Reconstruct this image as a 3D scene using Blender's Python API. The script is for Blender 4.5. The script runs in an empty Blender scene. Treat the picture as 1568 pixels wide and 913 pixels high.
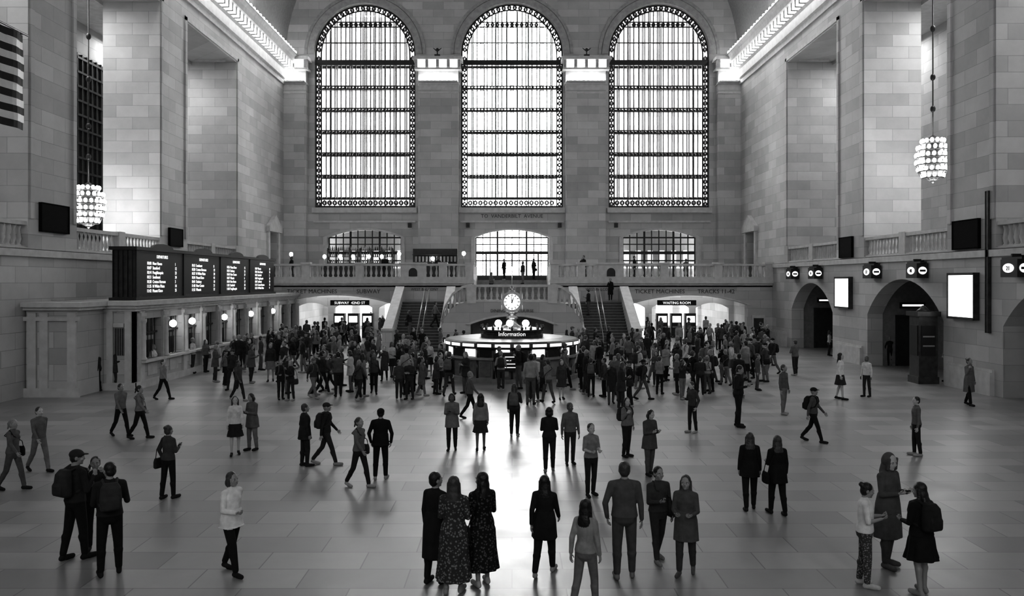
import bpy, math, random
from mathutils import Vector, Matrix
from mathutils.bvhtree import BVHTree
random.seed(7)
C=bpy.context; SC=C.scene; COL=SC.collection
# ------------------------------------------------------------------ helpers
class MB:
    def __init__(s): s.v=[];s.f=[];s.m=[];s.s=[]
    def add(s,vs,fs,m=0,sm=False):
        o=len(s.v); s.v+=[tuple(v) for v in vs]; s.f+=[[i+o for i in f] for f in fs]
        s.m+=[m]*len(fs); s.s+=[sm]*len(fs)
    def box(s,x0,x1,y0,y1,z0,z1,m=0):
        s.add([(x0,y0,z0),(x1,y0,z0),(x1,y1,z0),(x0,y1,z0),(x0,y0,z1),(x1,y0,z1),(x1,y1,z1),(x0,y1,z1)],
              [(0,3,2,1),(4,5,6,7),(0,1,5,4),(1,2,6,5),(2,3,7,6),(3,0,4,7)],m)
    def obox(s,p0,p1,w,h,m=0):
        p0=Vector(p0);p1=Vector(p1);d=p1-p0; n=Vector((-d.y,d.x,0))
        n=n.normalized()*(w/2) if n.length>1e-6 else Vector((w/2,0,0)); u=Vector((0,0,h))
        a=[p0-n,p0+n,p0+n+u,p0-n+u,p1-n,p1+n,p1+n+u,p1-n+u]
        s.add(a,[(0,1,2,3),(7,6,5,4),(0,4,5,1),(1,5,6,2),(2,6,7,3),(3,7,4,0)],m)
    def lathe(s,prof,c=(0,0,0),n=12,m=0,sm=True,ph=0):
        vs=[];fs=[];k=len(prof)
        for i in range(n):
            a=2*math.pi*i/n+ph
            for r,z in prof: vs.append((c[0]+r*math.cos(a),c[1]+r*math.sin(a),c[2]+z))
        for i in range(n):
            j=(i+1)%n
            for t in range(k-1): fs.append((i*k+t,j*k+t,j*k+t+1,i*k+t+1))
        fs.append([i*k for i in range(n)][::-1]); fs.append([i*k+k-1 for i in range(n)])
        s.add(vs,fs,m,sm)
    def tube(s,p0,p1,r0,r1=None,m=0,n=8):
        r1=r0 if r1 is None else r1
        p0=Vector(p0);p1=Vector(p1);d=(p1-p0).normalized()
        u=d.cross(Vector((0,0,1)) if abs(d.z)<.9 else Vector((1,0,0))).normalized();v=d.cross(u)
        vs=[p+ (u*math.cos(2*math.pi*i/n)+v*math.sin(2*math.pi*i/n))*r for p,r in((p0,r0),(p1,r1)) for i in range(n)]
        fs=[(i,(i+1)%n,n+(i+1)%n,n+i) for i in range(n)]+[list(range(n))[::-1],list(range(n,2*n))]
        s.add(vs,fs,m,True)
    def ell(s,c,r,m=0,n=12,k=8,R=None):
        vs=[(0,0,-1)];fs=[]
        for j in range(1,k):
            t=math.pi*j/k
            for i in range(n):
                a=2*math.pi*i/n; vs.append((math.sin(t)*math.cos(a),math.sin(t)*math.sin(a),-math.cos(t)))
        vs.append((0,0,1))
        for i in range(n):
            j=(i+1)%n; fs.append((0,1+j,1+i))
            for t in range(k-2): a=1+t*n; fs.append((a+i,a+j,a+n+j,a+n+i))
            a=1+(k-2)*n; fs.append((a+i,a+j,len(vs)-1))
        c=Vector(c); o=[]
        for v in vs:
            q=Vector((v[0]*r[0],v[1]*r[1],v[2]*r[2]))
            if R: q=R@q
            o.append(c+q)
        s.add(o,fs,m,True)
    def panel(s,outer,holes,d,mp,m=0):
        cu=bpy.data.curves.new('t','CURVE');cu.dimensions='2D';cu.fill_mode='BOTH';cu.extrude=d/2
        for pts in [outer]+holes:
            sp=cu.splines.new('POLY');sp.points.add(len(pts)-1)
            for i,p in enumerate(pts): sp.points[i].co=(p[0],p[1],0,1)
            sp.use_cyclic_u=True
        _conv(s,cu,mp,m)
    def text(s,body,size,mp,m=0,align='CENTER',d=.01,sp=1.0):
        cu=bpy.data.curves.new('t','FONT');cu.body=body;cu.size=size;cu.extrude=d;cu.align_x=align;cu.resolution_u=2;cu.space_line=sp
        _conv(s,cu,mp,m)
    def build(s,name,mats,parent=None,loc=None):
        me=bpy.data.meshes.new(name); me.from_pydata(s.v,[],s.f); 
        for mt in mats: me.materials.append(mt)
        me.polygons.foreach_set('material_index',s.m); me.polygons.foreach_set('use_smooth',s.s); me.update()
        ob=bpy.data.objects.new(name,me); COL.objects.link(ob)
        if parent: ob.parent=parent
        if loc: ob.location=loc
        return ob
def _conv(s,cu,mp,m):
    ob=bpy.data.objects.new('t',cu);COL.objects.link(ob)
    dg=C.evaluated_depsgraph_get(); me=bpy.data.meshes.new_from_object(ob.evaluated_get(dg))
    s.add([mp(v.co.x,v.co.y,v.co.z) for v in me.vertices],[list(p.vertices) for p in me.polygons],m)
    bpy.data.objects.remove(ob);bpy.data.curves.remove(cu);bpy.data.meshes.remove(me)
def arch(cx,hw,z0,zs,rise,n=20):
    pts=[(cx-hw,z0),(cx+hw,z0)]
    if rise>=hw-1e-4:
        for i in range(n+1):
            a=math.pi*i/n; pts.append((cx+hw*math.cos(a),zs+rise*math.sin(a)))
    else:
        R=(hw*hw+rise*rise)/(2*rise); t=math.asin(hw/R)
        for i in range(n+1):
            a=t-2*t*i/n; pts.append((cx+R*math.sin(a),zs+rise-R+R*math.cos(a)))
    return pts
def rect(a,b,c,d): return [(a,c),(b,c),(b,d),(a,d)]
def balustrade(B,p0,p1,h=1.1,sp=.34,ends=True,m=0,n=8):
    p0=Vector(p0);p1=Vector(p1);L=(p1-p0).length
    B.obox(p0,p1,.36,.16,m); B.obox(p0+Vector((0,0,h-.15)),p1+Vector((0,0,h-.15)),.4,.15,m)
    k=max(1,int(L/sp)); hh=h-.31
    pr=[(.09,0),(.09,.04*hh),(.05,.1*hh),(.10,.35*hh),(.045,.75*hh),(.06,.85*hh),(.08,.92*hh),(.08,hh)]
    for i in range(k):
        q=p0.lerp(p1,(i+.5)/k); B.lathe(pr,(q.x,q.y,q.z+.16),n,m)
# ------------------------------------------------------------------ materials
def mat(name,col=.5,rough=.6,metal=0,emit=0,noise=0,nscale=5,bump=0,spec=.5):
    M=bpy.data.materials.new(name);M.use_nodes=True;N=M.node_tree;P=N.nodes['Principled BSDF']
    P.inputs['Roughness'].default_value=rough;P.inputs['Metallic'].default_value=metal
    P.inputs['Specular IOR Level'].default_value=spec
    P.inputs['Base Color'].default_value=(col,col,col,1)
    if emit: P.inputs['Emission Color'].default_value=(1,1,1,1);P.inputs['Emission Strength'].default_value=emit
    tc=N.nodes.new('ShaderNodeTexCoord');ns=N.nodes.new('ShaderNodeTexNoise');ns.inputs['Scale'].default_value=nscale;ns.inputs['Detail'].default_value=6
    N.links.new(tc.outputs['Object'],ns.inputs['Vector'])
    if noise:
        r=N.nodes.new('ShaderNodeMapRange');r.inputs[3].default_value=col*(1-noise);r.inputs[4].default_value=col*(1+noise)
        r.inputs[1].default_value=.3;r.inputs[2].default_value=.7
        N.links.new(ns.outputs['Fac'],r.inputs[0]);N.links.new(r.outputs[0],P.inputs['Base Color'])
    if bump:
        b=N.nodes.new('ShaderNodeBump');b.inputs['Strength'].default_value=bump;b.inputs['Distance'].default_value=.02
        N.links.new(ns.outputs['Fac'],b.inputs['Height']);N.links.new(b.outputs[0],P.inputs['Normal'])
    return M
def brickmat(name,c1,c2,mort,bw,rh,ms,rough,floor=False,vein=.12):
    M=bpy.data.materials.new(name);M.use_nodes=True;N=M.node_tree;L=N.links.new;P=N.nodes['Principled BSDF']
    g=N.nodes.new('ShaderNodeNewGeometry');sx=N.nodes.new('ShaderNodeSeparateXYZ');L(g.outputs['Position'],sx.inputs[0])
    cb=N.nodes.new('ShaderNodeCombineXYZ')
    if floor: L(sx.outputs[0],cb.inputs[0]);L(sx.outputs[1],cb.inputs[1]);P.inputs['Specular IOR Level'].default_value=.85
    else:
        a=N.nodes.new('ShaderNodeMath');a.operation='ADD';L(sx.outputs[0],a.inputs[0]);L(sx.outputs[1],a.inputs[1])
        L(a.outputs[0],cb.inputs[0]);L(sx.outputs[2],cb.inputs[1])
    b=N.nodes.new('ShaderNodeTexBrick');L(cb.outputs[0],b.inputs['Vector'])
    for k,v in (('Color1',c1),('Color2',c2),('Mortar',mort)): b.inputs[k].default_value=(v,v,v,1)
    b.inputs['Scale'].default_value=1;b.inputs['Brick Width'].default_value=bw;b.inputs['Row Height'].default_value=rh;b.inputs['Mortar Size'].default_value=ms
    b.inputs['Mortar Smooth'].default_value=.3
    ns=N.nodes.new('ShaderNodeTexNoise');ns.inputs['Scale'].default_value=1.1 if floor else .5;ns.inputs['Detail'].default_value=9;ns.inputs['Roughness'].default_value=.65
    L(g.outputs['Position'],ns.inputs['Vector'])
    r=N.nodes.new('ShaderNodeMapRange');r.inputs[1].default_value=.3;r.inputs[2].default_value=.7;r.inputs[3].default_value=1-vein;r.inputs[4].default_value=1+vein;L(ns.outputs['Fac'],r.inputs[0])
    mx=N.nodes.new('ShaderNodeVectorMath');mx.operation='SCALE';L(b.outputs['Color'],mx.inputs[0]);L(r.outputs[0],mx.inputs['Scale'])
    L(mx.outputs[0],P.inputs['Base Color']);P.inputs['Roughness'].default_value=rough
    if floor:
        r2=N.nodes.new('ShaderNodeMapRange');r2.inputs[1].default_value=.3;r2.inputs[2].default_value=.7;r2.inputs[3].default_value=rough-.04;r2.inputs[4].default_value=rough+.06;L(ns.outputs['Fac'],r2.inputs[0]);L(r2.outputs[0],P.inputs['Roughness'])
    else:
        bp=N.nodes.new('ShaderNodeBump');bp.inputs['Strength'].default_value=.4;bp.inputs['Distance'].default_value=.02;bp.invert=True
        L(b.outputs['Fac'],bp.inputs['Height']);L(bp.outputs[0],P.inputs['Normal'])
    return M
STONE=brickmat('caen_stone',.37,.52,.30,1.7,.62,.012,.7)
FLOOR=brickmat('marble_floor',.19,.30,.12,1.55,.78,.012,.36,True,.14)
TRIM=mat('carved_stone',.50,.65,noise=.12,nscale=3,bump=.2)
TRIMD=mat('dark_carved_stone',.34,.7,noise=.2,nscale=3,bump=.3)  # darker, more mottled trim for arch bands, ribs and brackets
VAULT=mat('vault_plaster',.30,.8,noise=.1)
IRON=mat('black_iron',.012,.5,noise=.3)
BRONZE=mat('dark_bronze',.05,.4,.5,noise=.3)
BRASS=mat('brass',.35,.3,.9,noise=.2)
BLACK=mat('black_board',.006,.45,noise=.2)
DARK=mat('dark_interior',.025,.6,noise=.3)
BULB=mat('light_bulb',.9,.4,emit=16)
GLOW=mat('lit_panel',.9,.5,emit=2.0)
SCREEN=mat('lit_screen',.9,.4,emit=.9,noise=.1)
LETTER=mat('lit_letters',.8,.5,emit=.9)
INK=mat('engraved_letters',.07,.7,noise=.2)
WHITE=mat('white_paint',.65,.5,noise=.05)
GREY=mat('mid_grey_panel',.25,.5,noise=.1)
STEP=mat('stair_marble',.20,.45,noise=.2,nscale=4)
H=4.4;F=1250.
HX=18.5
# ------------------------------------------------------------------ floor, ceiling
B=MB();B.box(-25,25,-14,82,-.3,0);B.build('floor',[FLOOR])
B=MB();n=40;vs=[];fs=[]
for i in range(n+1):
    a=math.pi*i/n; x=-math.cos(a)*HX; z=22.9+15*math.sin(a)
    vs+=[(x,-15,z),(x,68,z),(x*1.03,-15,z+.6),(x*1.03,68,z+.6)]
for i in range(n):
    a=i*4;b=a+4; fs+=[(a,b,b+1,a+1),(a+2,a+3,b+3,b+2)]
B.add(vs,fs,0,True)
for Y in (31.2+1.7,44.7,56.5): # ribs
    vs=[];fs=[]
    for i in range(n+1):
        a=math.pi*i/n
        for k in (1,.978):
            for dy in (-.9,.9): vs.append((-math.cos(a)*HX*k,Y+dy,22.9+15*k*math.sin(a)))
    for i in range(n):
        a=i*4;b=a+4; fs+=[(a+2,b+2,b+3,a+3),(a,b,b+2,a+2),(a+1,a+3,b+3,b+1)]
    B.add(vs,fs,1)
B.build('ceiling',[VAULT,TRIMD])
# ------------------------------------------------------------------ west wall
WY=66.8
WIN=[(-12.03,4.12),(0,4.17),(12.03,4.12)]
ZS=23.0;ZB=10.45
B=MB()
holes=[arch(c,h,ZB,ZS,h,28) for c,h in WIN]+[arch(-12.1,3.0,4.5,8.0,.6),arch(0,3.0,4.5,8.0,.6),arch(12.1,3.0,4.5,8.0,.6)]
W=lambda u,v,w:(u,WY+.5+w,v)
B.panel(rect(-19,19,4.45,40),holes,1.0,W,0)
for c,h in WIN:
    for (r0,r1,dy) in ((h+.02,h+.55,.16),(h+.6,h+.85,.1)):
        for i in range(28):
            a0=math.pi*i/28;a1=math.pi*(i+1)/28
            q=[(c+r*math.cos(a),WY-d,ZS+r*math.sin(a)) for d in (0,dy) for r,a in ((r0,a0),(r1,a0),(r1,a1),(r0,a1))]
            B.add(q,[(4,5,6,7),(0,4,7,3),(1,2,6,5)],3)
for c,h in WIN:
    B.box(c-h-.15,c+h+.15,WY-.35,WY,ZB-.45,ZB-.05,1)
    B.box(c-h-.05,c+h+.05,WY-.2,WY,9.2,9.35,1)
for c in (-12.1,0,12.1):
    o=arch(c,3.35,7.9,8.0,.75)[2:];i_=arch(c,3.02,7.9,8.0,.6)[2:]
    for k in range(len(o)-1):
        q=[(p[0],WY-d,p[1]) for d in (0,.14) for p in (i_[k],o[k],o[k+1],i_[k+1])]
        B.add(q,[(4,5,6,7),(0,4,7,3),(1,2,6,5)],1)
    for s in(-1,1): B.box(c+s*3.18-.16,c+s*3.18+.16,WY-.14,WY,4.5,8.0,1)
B.text('TO  VANDERBILT  AVENUE',.42,lambda u,v,w:(u,WY-.02-w,9.6+v),2)
B.build('wall_west',[STONE,TRIM,INK,TRIMD])
# ------------------------------------------------------------------ window mesh
def winmesh(h):
    B=MB()
    def vb(x,z0,z1,w,y=.35,d=.12): B.box(x-w/2,x+w/2,y-d/2,y+d/2,z0,z1)
    def hb(z,x0,x1,w,y=.35,d=.14): B.box(x0,x1,y-d/2,y+d/2,z-w/2,z+w/2)
    def top(x,r): return ZS+math.sqrt(max(0,r*r-x*x))
    ri=h-.48
    for r,w in ((h-.05,.14),(ri,.11)):
        for s in(-1,1): vb(s*r,ZB,ZS,w)
        N=32
        for i in range(N):
            a0=math.pi*i/N;a1=math.pi*(i+1)/N
            q=[((r+k)*math.cos(a),y,ZS+(r+k)*math.sin(a)) for y in(.28,.42) for k,a in((-w/2,a0),(w/2,a0),(w/2,a1),(-w/2,a1))]
            B.add(q,[(0,1,2,3),(7,6,5,4),(0,4,5,1),(1,5,6,2),(2,6,7,3),(3,7,4,0)])
    rm=(h-.05+ri)/2
    z=ZB+.3
    def orn(x,z,r=.18):
        n=10
        for k in range(n):
            a=2*math.pi*k/n;b=a+2*math.pi/n
            q=[(x+rr*math.cos(t),y,z+rr*math.sin(t)) for y in(.3,.4) for rr,t in((r*.4,a),(r,a),(r,b),(r*.4,b))]
            B.add(q,[(0,1,2,3),(7,6,5,4),(0,3,7,4)])
        B.box(x-.04,x+.04,.3,.4,z+r,z+.24);B.box(x-.04,x+.04,.3,.4,z-.24,z-r)
        B.box(x-.2,x+.2,.31,.39,z-.03,z+.03)
    while z<ZS:
        orn(-rm,z);orn(rm,z);z+=.46
    for i in range(1,27):
        a=math.pi*i/27;orn(rm*math.cos(a),ZS+rm*math.sin(a))
    hb(ZB+.08,-h,h,.16);hb(ZB+.72,-h,h,.12)
    x=-ri+.25
    while x<ri: orn(x,ZB+.4,.2);x+=.42
    rows=[ZB+.72+1.83*i for i in range(7)]
    rows[6]=22.35
    for i,z in enumerate(rows[1:]): 
        hb(z-.13,-ri,ri,.085);hb(z+.13,-ri,ri,.085)
        x=-ri+.3
        while x<ri: B.box(x-.06,x+.06,.31,.39,z-.13,z+.13);x+=.27
    hb(22.35,-h,h,.42,.32,.3)
    nb=18
    for i in range(1,nb):
        x=-ri+2*ri*i/nb
        if i%3==0: 
            vb(x-.1,ZB+.7,top(x,ri),.07);vb(x+.1,ZB+.7,top(x,ri),.07);vb(x,ZB+.7,top(x,ri),.05,.35,.08)
        else: vb(x,ZB+.7,top(x,ri),.08)
    for z in (24.0,25.3,25.7): 
        xx=math.sqrt(max(.1,ri*ri-(z-ZS)**2));hb(z,-xx,xx,.08)
    x=-2
    while x<2.1:
        if top(x,ri)>25.75: orn(x,25.5,.16)
        x+=.4
    for i in range(7): hb(ZB+.9+1.83*i,-h,h,.2,1.7,.3)
    for i in range(10):
        x=-h+2*h*i/9; vb(x,ZB,top(x,h),.08,1.7,.1)
    B.box(-h-.3,-h,1.0,1.9,ZB,ZS+2);B.box(h,h+.3,1.0,1.9,ZB,ZS+2)
    return B
for i,(c,h) in enumerate(WIN):
    wb=winmesh(h);o=wb.build('window_%d'%(i+1),[IRON]);o.location=(c,WY,0)
    o2=bpy.data.objects.new('window_%d'%(i+4),o.data);COL.objects.link(o2);o2.location=(c,-14,0);o2.rotation_euler=(0,0,math.pi)
    for Y,rx in((WY+1.0,-90),(-14.9,90)):
        L=bpy.data.lights.new('sky_portal','AREA');L.shape='RECTANGLE';L.size=2*h;L.size_y=17;L.cycles.is_portal=True
        lo=bpy.data.objects.new('sky_portal',L);COL.objects.link(lo);lo.location=(c,Y,ZB+8.4);lo.rotation_euler=(math.radians(rx),0,0)
for i,c in enumerate((-12.1,0,12.1)):
    B=MB();y=WY+.5
    zt=lambda x:8.0+(math.sqrt(max(0,7.8**2-x*x))-7.2)
    k=10
    for j in range(k+1):
        x=-3+6*j/k; w=.16 if j in(0,3,7,10) else .08
        B.box(c+x-w/2,c+x+w/2,y-.06,y+.06,4.5,min(8.6,zt(min(abs(x),2.95))),0)
    for z,w in((6.1,.12),(6.75,.25),(7.45,.09),(8.0,.12)): B.box(c-3,c+3,y-.05,y+.05,z-w/2,z+w/2,0)
    if i==1:
        for x in(-2.2,-.05,2.1): B.box(c+x,c+x+.12,y-.1,y+.1,4.5,6.8,0)
        B.box(c-3,c+3,y-.05,y+.05,4.5,4.9,0)
    B.build('door_2' if i==1 else 'window_%d'%(7+i),[IRON])
    if i!=1:
        B=MB();B.box(c-3.4,c+3.4,WY+2.4,WY+2.5,4.4,9.4,0);B.box(c-3.4,c+3.4,WY+1,WY+2.5,4.3,4.5,0);B.box(c-3.4,c+3.4,WY+1,WY+2.5,9.3,9.5,0)
        for k in range(6): B.box(c-2.6+k*1.0,c-2.2+k*1.0,WY+2.3,WY+2.4,6.0,7.0,1)
        B.box(c-3.4,c+3.4,WY+1.5,WY+2.4,5.5,5.6,1)
        B.build('back_room',[GREY,SCREEN])
def pil(x0,x1,name='pilaster'):
    B=MB();y1=WY;y0=WY-.7
    B.box(x0,x1,y0,y1,4.5,19.9,0);B.box(x0-.1,x1+.1,y0-.1,y1,4.5,5.6,1)
    B.box(x0-.02,x1+.02,y0-.05,y1,19.6,19.75,1);B.box(x0-.08,x1+.08,y0-.1,y1,20.35,20.5,1)
    B.box(x0-.01,x1+.01,y0-.02,y1,19.9,20.4,1);B.box(x0+.05,x1-.05,y0-.4,y0,20.48,20.58,1)
    B.box(x0,x1,y0,y1,20.5,21.6,1)
    B.box(x0-.25,x1+.25,y0-.5,y1,21.45,21.6,1);B.box(x0-.35,x1+.35,y0-.75,y1,22.2,22.45,1)
    B.box(x0-.05,x1+.05,y0-.15,y1,21.6,22.2,1)
    k=max(2,int((x1-x0)/.8))
    for i in range(k+1):
        x=x0-.1+(x1-x0+.2)*i/k;B.box(x-.12,x+.12,y0-.62,y0-.1,21.6,22.2,2)
        if i<k:
            xm=x+(x1-x0+.2)/k/2;B.ell((xm,y0-.35,21.9),(.2,.16,.2),3,8,6)
    k=int((x1-x0)/.36)
    for i in range(k): B.ell((x0+.2+(x1-x0-.4)*i/max(1,k-1),y0-.25,20.75),(.13,.1,.14),3,8,5)
    B.build(name,[STONE,TRIM,TRIMD,BULB])
pil(-7.6,-4.35);pil(4.35,7.6);pil(-18.5,-16.7);pil(16.7,18.5)
# ------------------------------------------------------------------ side walls
OP=[(11.3,19.5),(23.0,31.2),(34.7,42.9),(46.5,54.8)]
for sd,nm in((-1,'left'),(1,'right')):
    B=MB()
    M=lambda u,v,w,sd=sd:(sd*(HX+1.5+w),u,v)
    hl=[rect(a,b,5.7,19.1) for a,b in OP]
    hl.append(rect(62.0,64.2,5.75,8.2))
    B.panel(rect(-14.5,WY+1,5.6,24.5),hl,3.0,M,0)
    M2=lambda u,v,w,sd=sd:(sd*(HX+.4+w),u,v)
    g=[]
    if sd==1: g=[arch(50.55,3.45,0.0-.01,2.6,1.7),arch(38.75,3.75,-.01,2.7,1.8),arch(27,3.75,-.01,2.7,1.8)]
    B.panel(rect(-14.5,58,-.02,5.65),g,.8,M2,0)
    B.box(*sorted((sd*(HX-.12),sd*HX)),20,58,5.35,5.62,1)
    for a,b in OP:
        B.box(*sorted((sd*(HX+3.0),sd*(HX+3.1))),a-.2,b+.2,18.9,19.1,1)
        B.box(*sorted((sd*(HX-.06),sd*HX)),a-.35,a-.1,6.8,19.4,0);B.box(*sorted((sd*(HX-.06),sd*HX)),b+.1,b+.35,6.8,19.4,0);B.box(*sorted((sd*(HX-.06),sd*HX)),a-.35,b+.35,19.2,19.45,1)
        B.box(*sorted((sd*(HX+.5),sd*(HX+2.5))),a+.6,a+.75,18.98,19.1,1);B.box(*sorted((sd*(HX+.5),sd*(HX+2.5))),b-.75,b-.6,18.98,19.1,1)
    for a,b in((54.8,58),(42.9,46.5),(31.2,34.7),(19.5,23)):
        if sd==1: B.box(HX-.18,HX,a+.1,b-.1,0,.9,1);B.box(HX-.1,HX,a+.1,b-.1,.9,1.0,1)
        elif b<34: B.box(-HX,-HX+.18,a,b-3,0,.9,1)
    B.box(*sorted((sd*(HX+.8),sd*24.6)),-14,58,5.35,5.6,1)
    B.box(*sorted((sd*24.5,sd*24.9)),-14,58,0,19.5,0)
    B.box(*sorted((sd*(HX+3.0),sd*24.6)),-14,58,19.1,19.4,1)
    B.box(*sorted((sd*(HX+3.0),sd*24.6)),54.81,55.2,5.6,19.4,0)
    x=sd*(HX-.15)
    B.box(*sorted((x,sd*HX)),61.6,62.0,4.5,8.4,1);B.box(*sorted((x,sd*HX)),64.2,64.6,4.5,8.4,1)
    B.box(*sorted((sd*(HX-.3),sd*HX)),61.4,64.8,8.2,8.6,1)
    q=[(xx,y,z) for xx in(sd*(HX-.3),sd*HX) for y,z in((61.4,8.6),(64.8,8.6),(63.1,9.5))]
    B.add(q,[(0,1,2),(3,5,4),(0,2,5,3),(1,4,5,2)],1)
    B.box(*sorted((sd*(HX+.9),sd*(HX+1))),61.9,64.3,5.6,8.3,2)
    B.box(*sorted((sd*(HX-.02),sd*(HX+.3))),62,64.2,4.5,5.8,2)
    B.box(*sorted((sd*(HX),sd*(HX+3))),58,WY+1,3.9,5.59,0)
    B.build('wall_'+nm,[STONE,TRIM,DARK])
    B=MB()
    for a,b in OP[1:]:
        balustrade(B,(sd*(HX+.25),a,5.6),(sd*(HX+.25),(a+b)/2-.3,5.6))
        balustrade(B,(sd*(HX+.25),(a+b)/2+.3,5.6),(sd*(HX+.25),b,5.6))
        B.box(*sorted((sd*(HX+.02),sd*(HX+.5))),(a+b)/2-.3,(a+b)/2+.3,5.6,6.75)
    B.build('gallery_balustrade',[TRIM])
    B=MB();pr=[(0,20.3),(.12,20.3),(.15,20.6),(.3,20.7),(.35,21.3),(.55,21.4),(.6,21.55),(1.05,21.95),(1.1,22.3),(1.25,22.5),(1.25,22.65),(0,22.65)]
    vs=[(sd*(HX-p),y,z) for y in(-14,WY-.6) for p,z in pr];k=len(pr)
    B.add(vs,[(i,(i+1)%k,k+(i+1)%k,k+i) for i in range(k)]+[list(range(k)),list(range(k,2*k))],0)
    y=10
    while y<WY-1.2:
        B.box(*sorted((sd*(HX-.95),sd*(HX-.3))),y-.12,y+.12,21.4,21.9,1);B.ell((sd*(HX-.8),y+.35,21.55),(.15,.15,.17),2,8,6)
        B.ell((sd*(HX-1.05),y+.35,22.8),(.13,.13,.15),2,8,5)
        y+=.7
    B.build('trim_1' if sd<0 else 'trim_2',[TRIM,TRIMD,BULB])
B=MB();B.panel(rect(-19,19,-.2,40),[arch(c,h,ZB,ZS,h,20) for c,h in WIN],1.0,lambda u,v,w:(u,-14.5+w,v),0);B.build('wall_east',[STONE])
B=MB();x=-24.4
B.box(x-.1,x,45.6,49.9,6.5,17.2,1)
for j in range(9): B.box(x,x+.12,45.6+j*.53,45.68+j*.53,6.5,17.2,0)
for j in range(14): B.box(x,x+.14,45.6,49.9,6.5+j*.8,6.62+j*.8,0)
B.build('window_10',[IRON,DARK])
# ------------------------------------------------------------------ balcony
BY=58.0
B=MB()
B.box(-HX,-2.7,BY,WY+.6,4.0,4.5,0);B.box(2.7,HX,BY,WY+.6,4.0,4.5,0);B.box(-2.7,2.7,61.2,WY+3,4.0,4.5,0)
B.box(-HX,-2.7,BY-.3,BY,4.25,4.55,1);B.box(2.7,HX,BY-.3,BY,4.25,4.55,1);B.box(-HX,-2.7,BY-.15,BY,4.1,4.25,1);B.box(2.7,HX,BY-.15,BY,4.1,4.25,1)
B.panel(rect(-HX,HX,-.02,4.1),[arch(-12.55,4.15,-.01,2.75,.65),arch(12.55,4.15,-.01,2.75,.65),rect(-2.7,2.7,2.95,4.09)],.6,lambda u,v,w:(u,BY+.3+w,v),0)
for c in(-12.55,12.55):
    o=arch(c,4.4,2.7,2.75,.8)[2:];i_=arch(c,4.15,2.7,2.75,.65)[2:]
    for k in range(len(o)-1):
        q=[(p[0],BY-d,p[1]) for d in(0,.1) for p in(i_[k],o[k],o[k+1],i_[k+1])]
        B.add(q,[(4,5,6,7),(0,4,7,3),(1,2,6,5)],1)
T=lambda x,z:(lambda u,v,w:(x+u,BY-.02-w,z+v))
for x,t in((-14.2,'TICKET MACHINES'),(-10.2,'SUBWAY'),(10.5,'TICKET MACHINES'),(14.5,'TRACKS 11-42')): B.text(t,.42,T(x,3.55),2)
for s in(-1,1): B.text('WEST BALCONY',.26,T(s*6.2,3.75),2)
B.build('west_balcony',[STONE,TRIM,INK])
B=MB()
peds=[3.0,4.9,7.0,10.8,14.6,18.2]
for s in(-1,1):
    for i in range(len(peds)-1): balustrade(B,(s*(peds[i]+.25),BY-.05,4.55),(s*(peds[i+1]-.25),BY-.05,4.55))
    for i,p in enumerate(peds):
        w=.9 if i==2 else .28
        B.box(s*p-w,s*p+w,BY-.3,BY+.2,4.55,5.72);B.box(s*p-w-.06,s*p+w+.06,BY-.36,BY+.26,5.6,5.75)
    B.panel(arch(s*7.0,.3,4.75,5.05,.3,10),[],.04,lambda u,v,w:(u,BY-.32+w,v),1)
B.build('balcony_balustrade',[TRIM,BLACK])
for s in(-1,1):
    B=MB();x0,x1=sorted((s*7.6,s*17.6))
    B.box(x0-.2,x0,BY+.6,76,0,4,0);B.box(x1,x1+.2,BY+.6,76,0,4,0);B.box(x0,x1,BY+.6,76,3.7,4,2)
    B.box(x0,x1,76,76.2,0,4,0)
    c=s*12.6
    B.panel(rect(x0,x1,-.02,3.75),[arch(c-3.3,1.3,-.01,2.3,.4),arch(c,1.5,-.01,2.3,.5),arch(c+3.3,1.3,-.01,2.3,.4)],.4,lambda u,v,w:(u,65+w,v),0)
    B.box(c-1.4,c+1.6,62.9,63.0,2.55,2.95,3);B.text('SUBWAY  42ND ST' if s<0 else 'WAITING ROOM',.28,lambda u,v,w:(c+.1+u,62.88-w,2.65+v),4)
    for k in range(5):
        B.box(x0+.8+k*1.9,x0+1.6+k*1.9,60.5,61.0,3.62,3.7,1);B.box(x0+.8+k*1.9,x0+1.6+k*1.9,68,69.2,3.62,3.7,1);B.box(x0+.8+k*1.9,x0+1.6+k*1.9,72,73.2,3.62,3.7,1)
    for k in range(4): 
        xx=x0+1.2+k*2.3;B.box(xx,xx+1.5,75.85,75.95,.3,2.6,1 if k%2 else 5)
    B.build('passage_lobby',[STONE,GLOW,TRIM,BLACK,LETTER,SCREEN])
    L=bpy.data.lights.new('passage_lamp','AREA');L.shape='RECTANGLE';L.size=8;L.size_y=12;L.energy=650
    lo=bpy.data.objects.new('passage_lamp',L);COL.objects.link(lo);lo.location=(c,69,3.6)
    for k in range(3):
        B=MB();xx=c-1.3+k*1.1
        B.box(xx,xx+.85,63.6,64.2,0,1.9,0);B.box(xx+.1,xx+.75,63.55,63.6,1.2,1.7,1);B.box(xx+.1,xx+.75,63.5,63.6,.8,.9,2)
        B.build('ticket_machine',[BLACK,SCREEN,BRASS])
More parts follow.
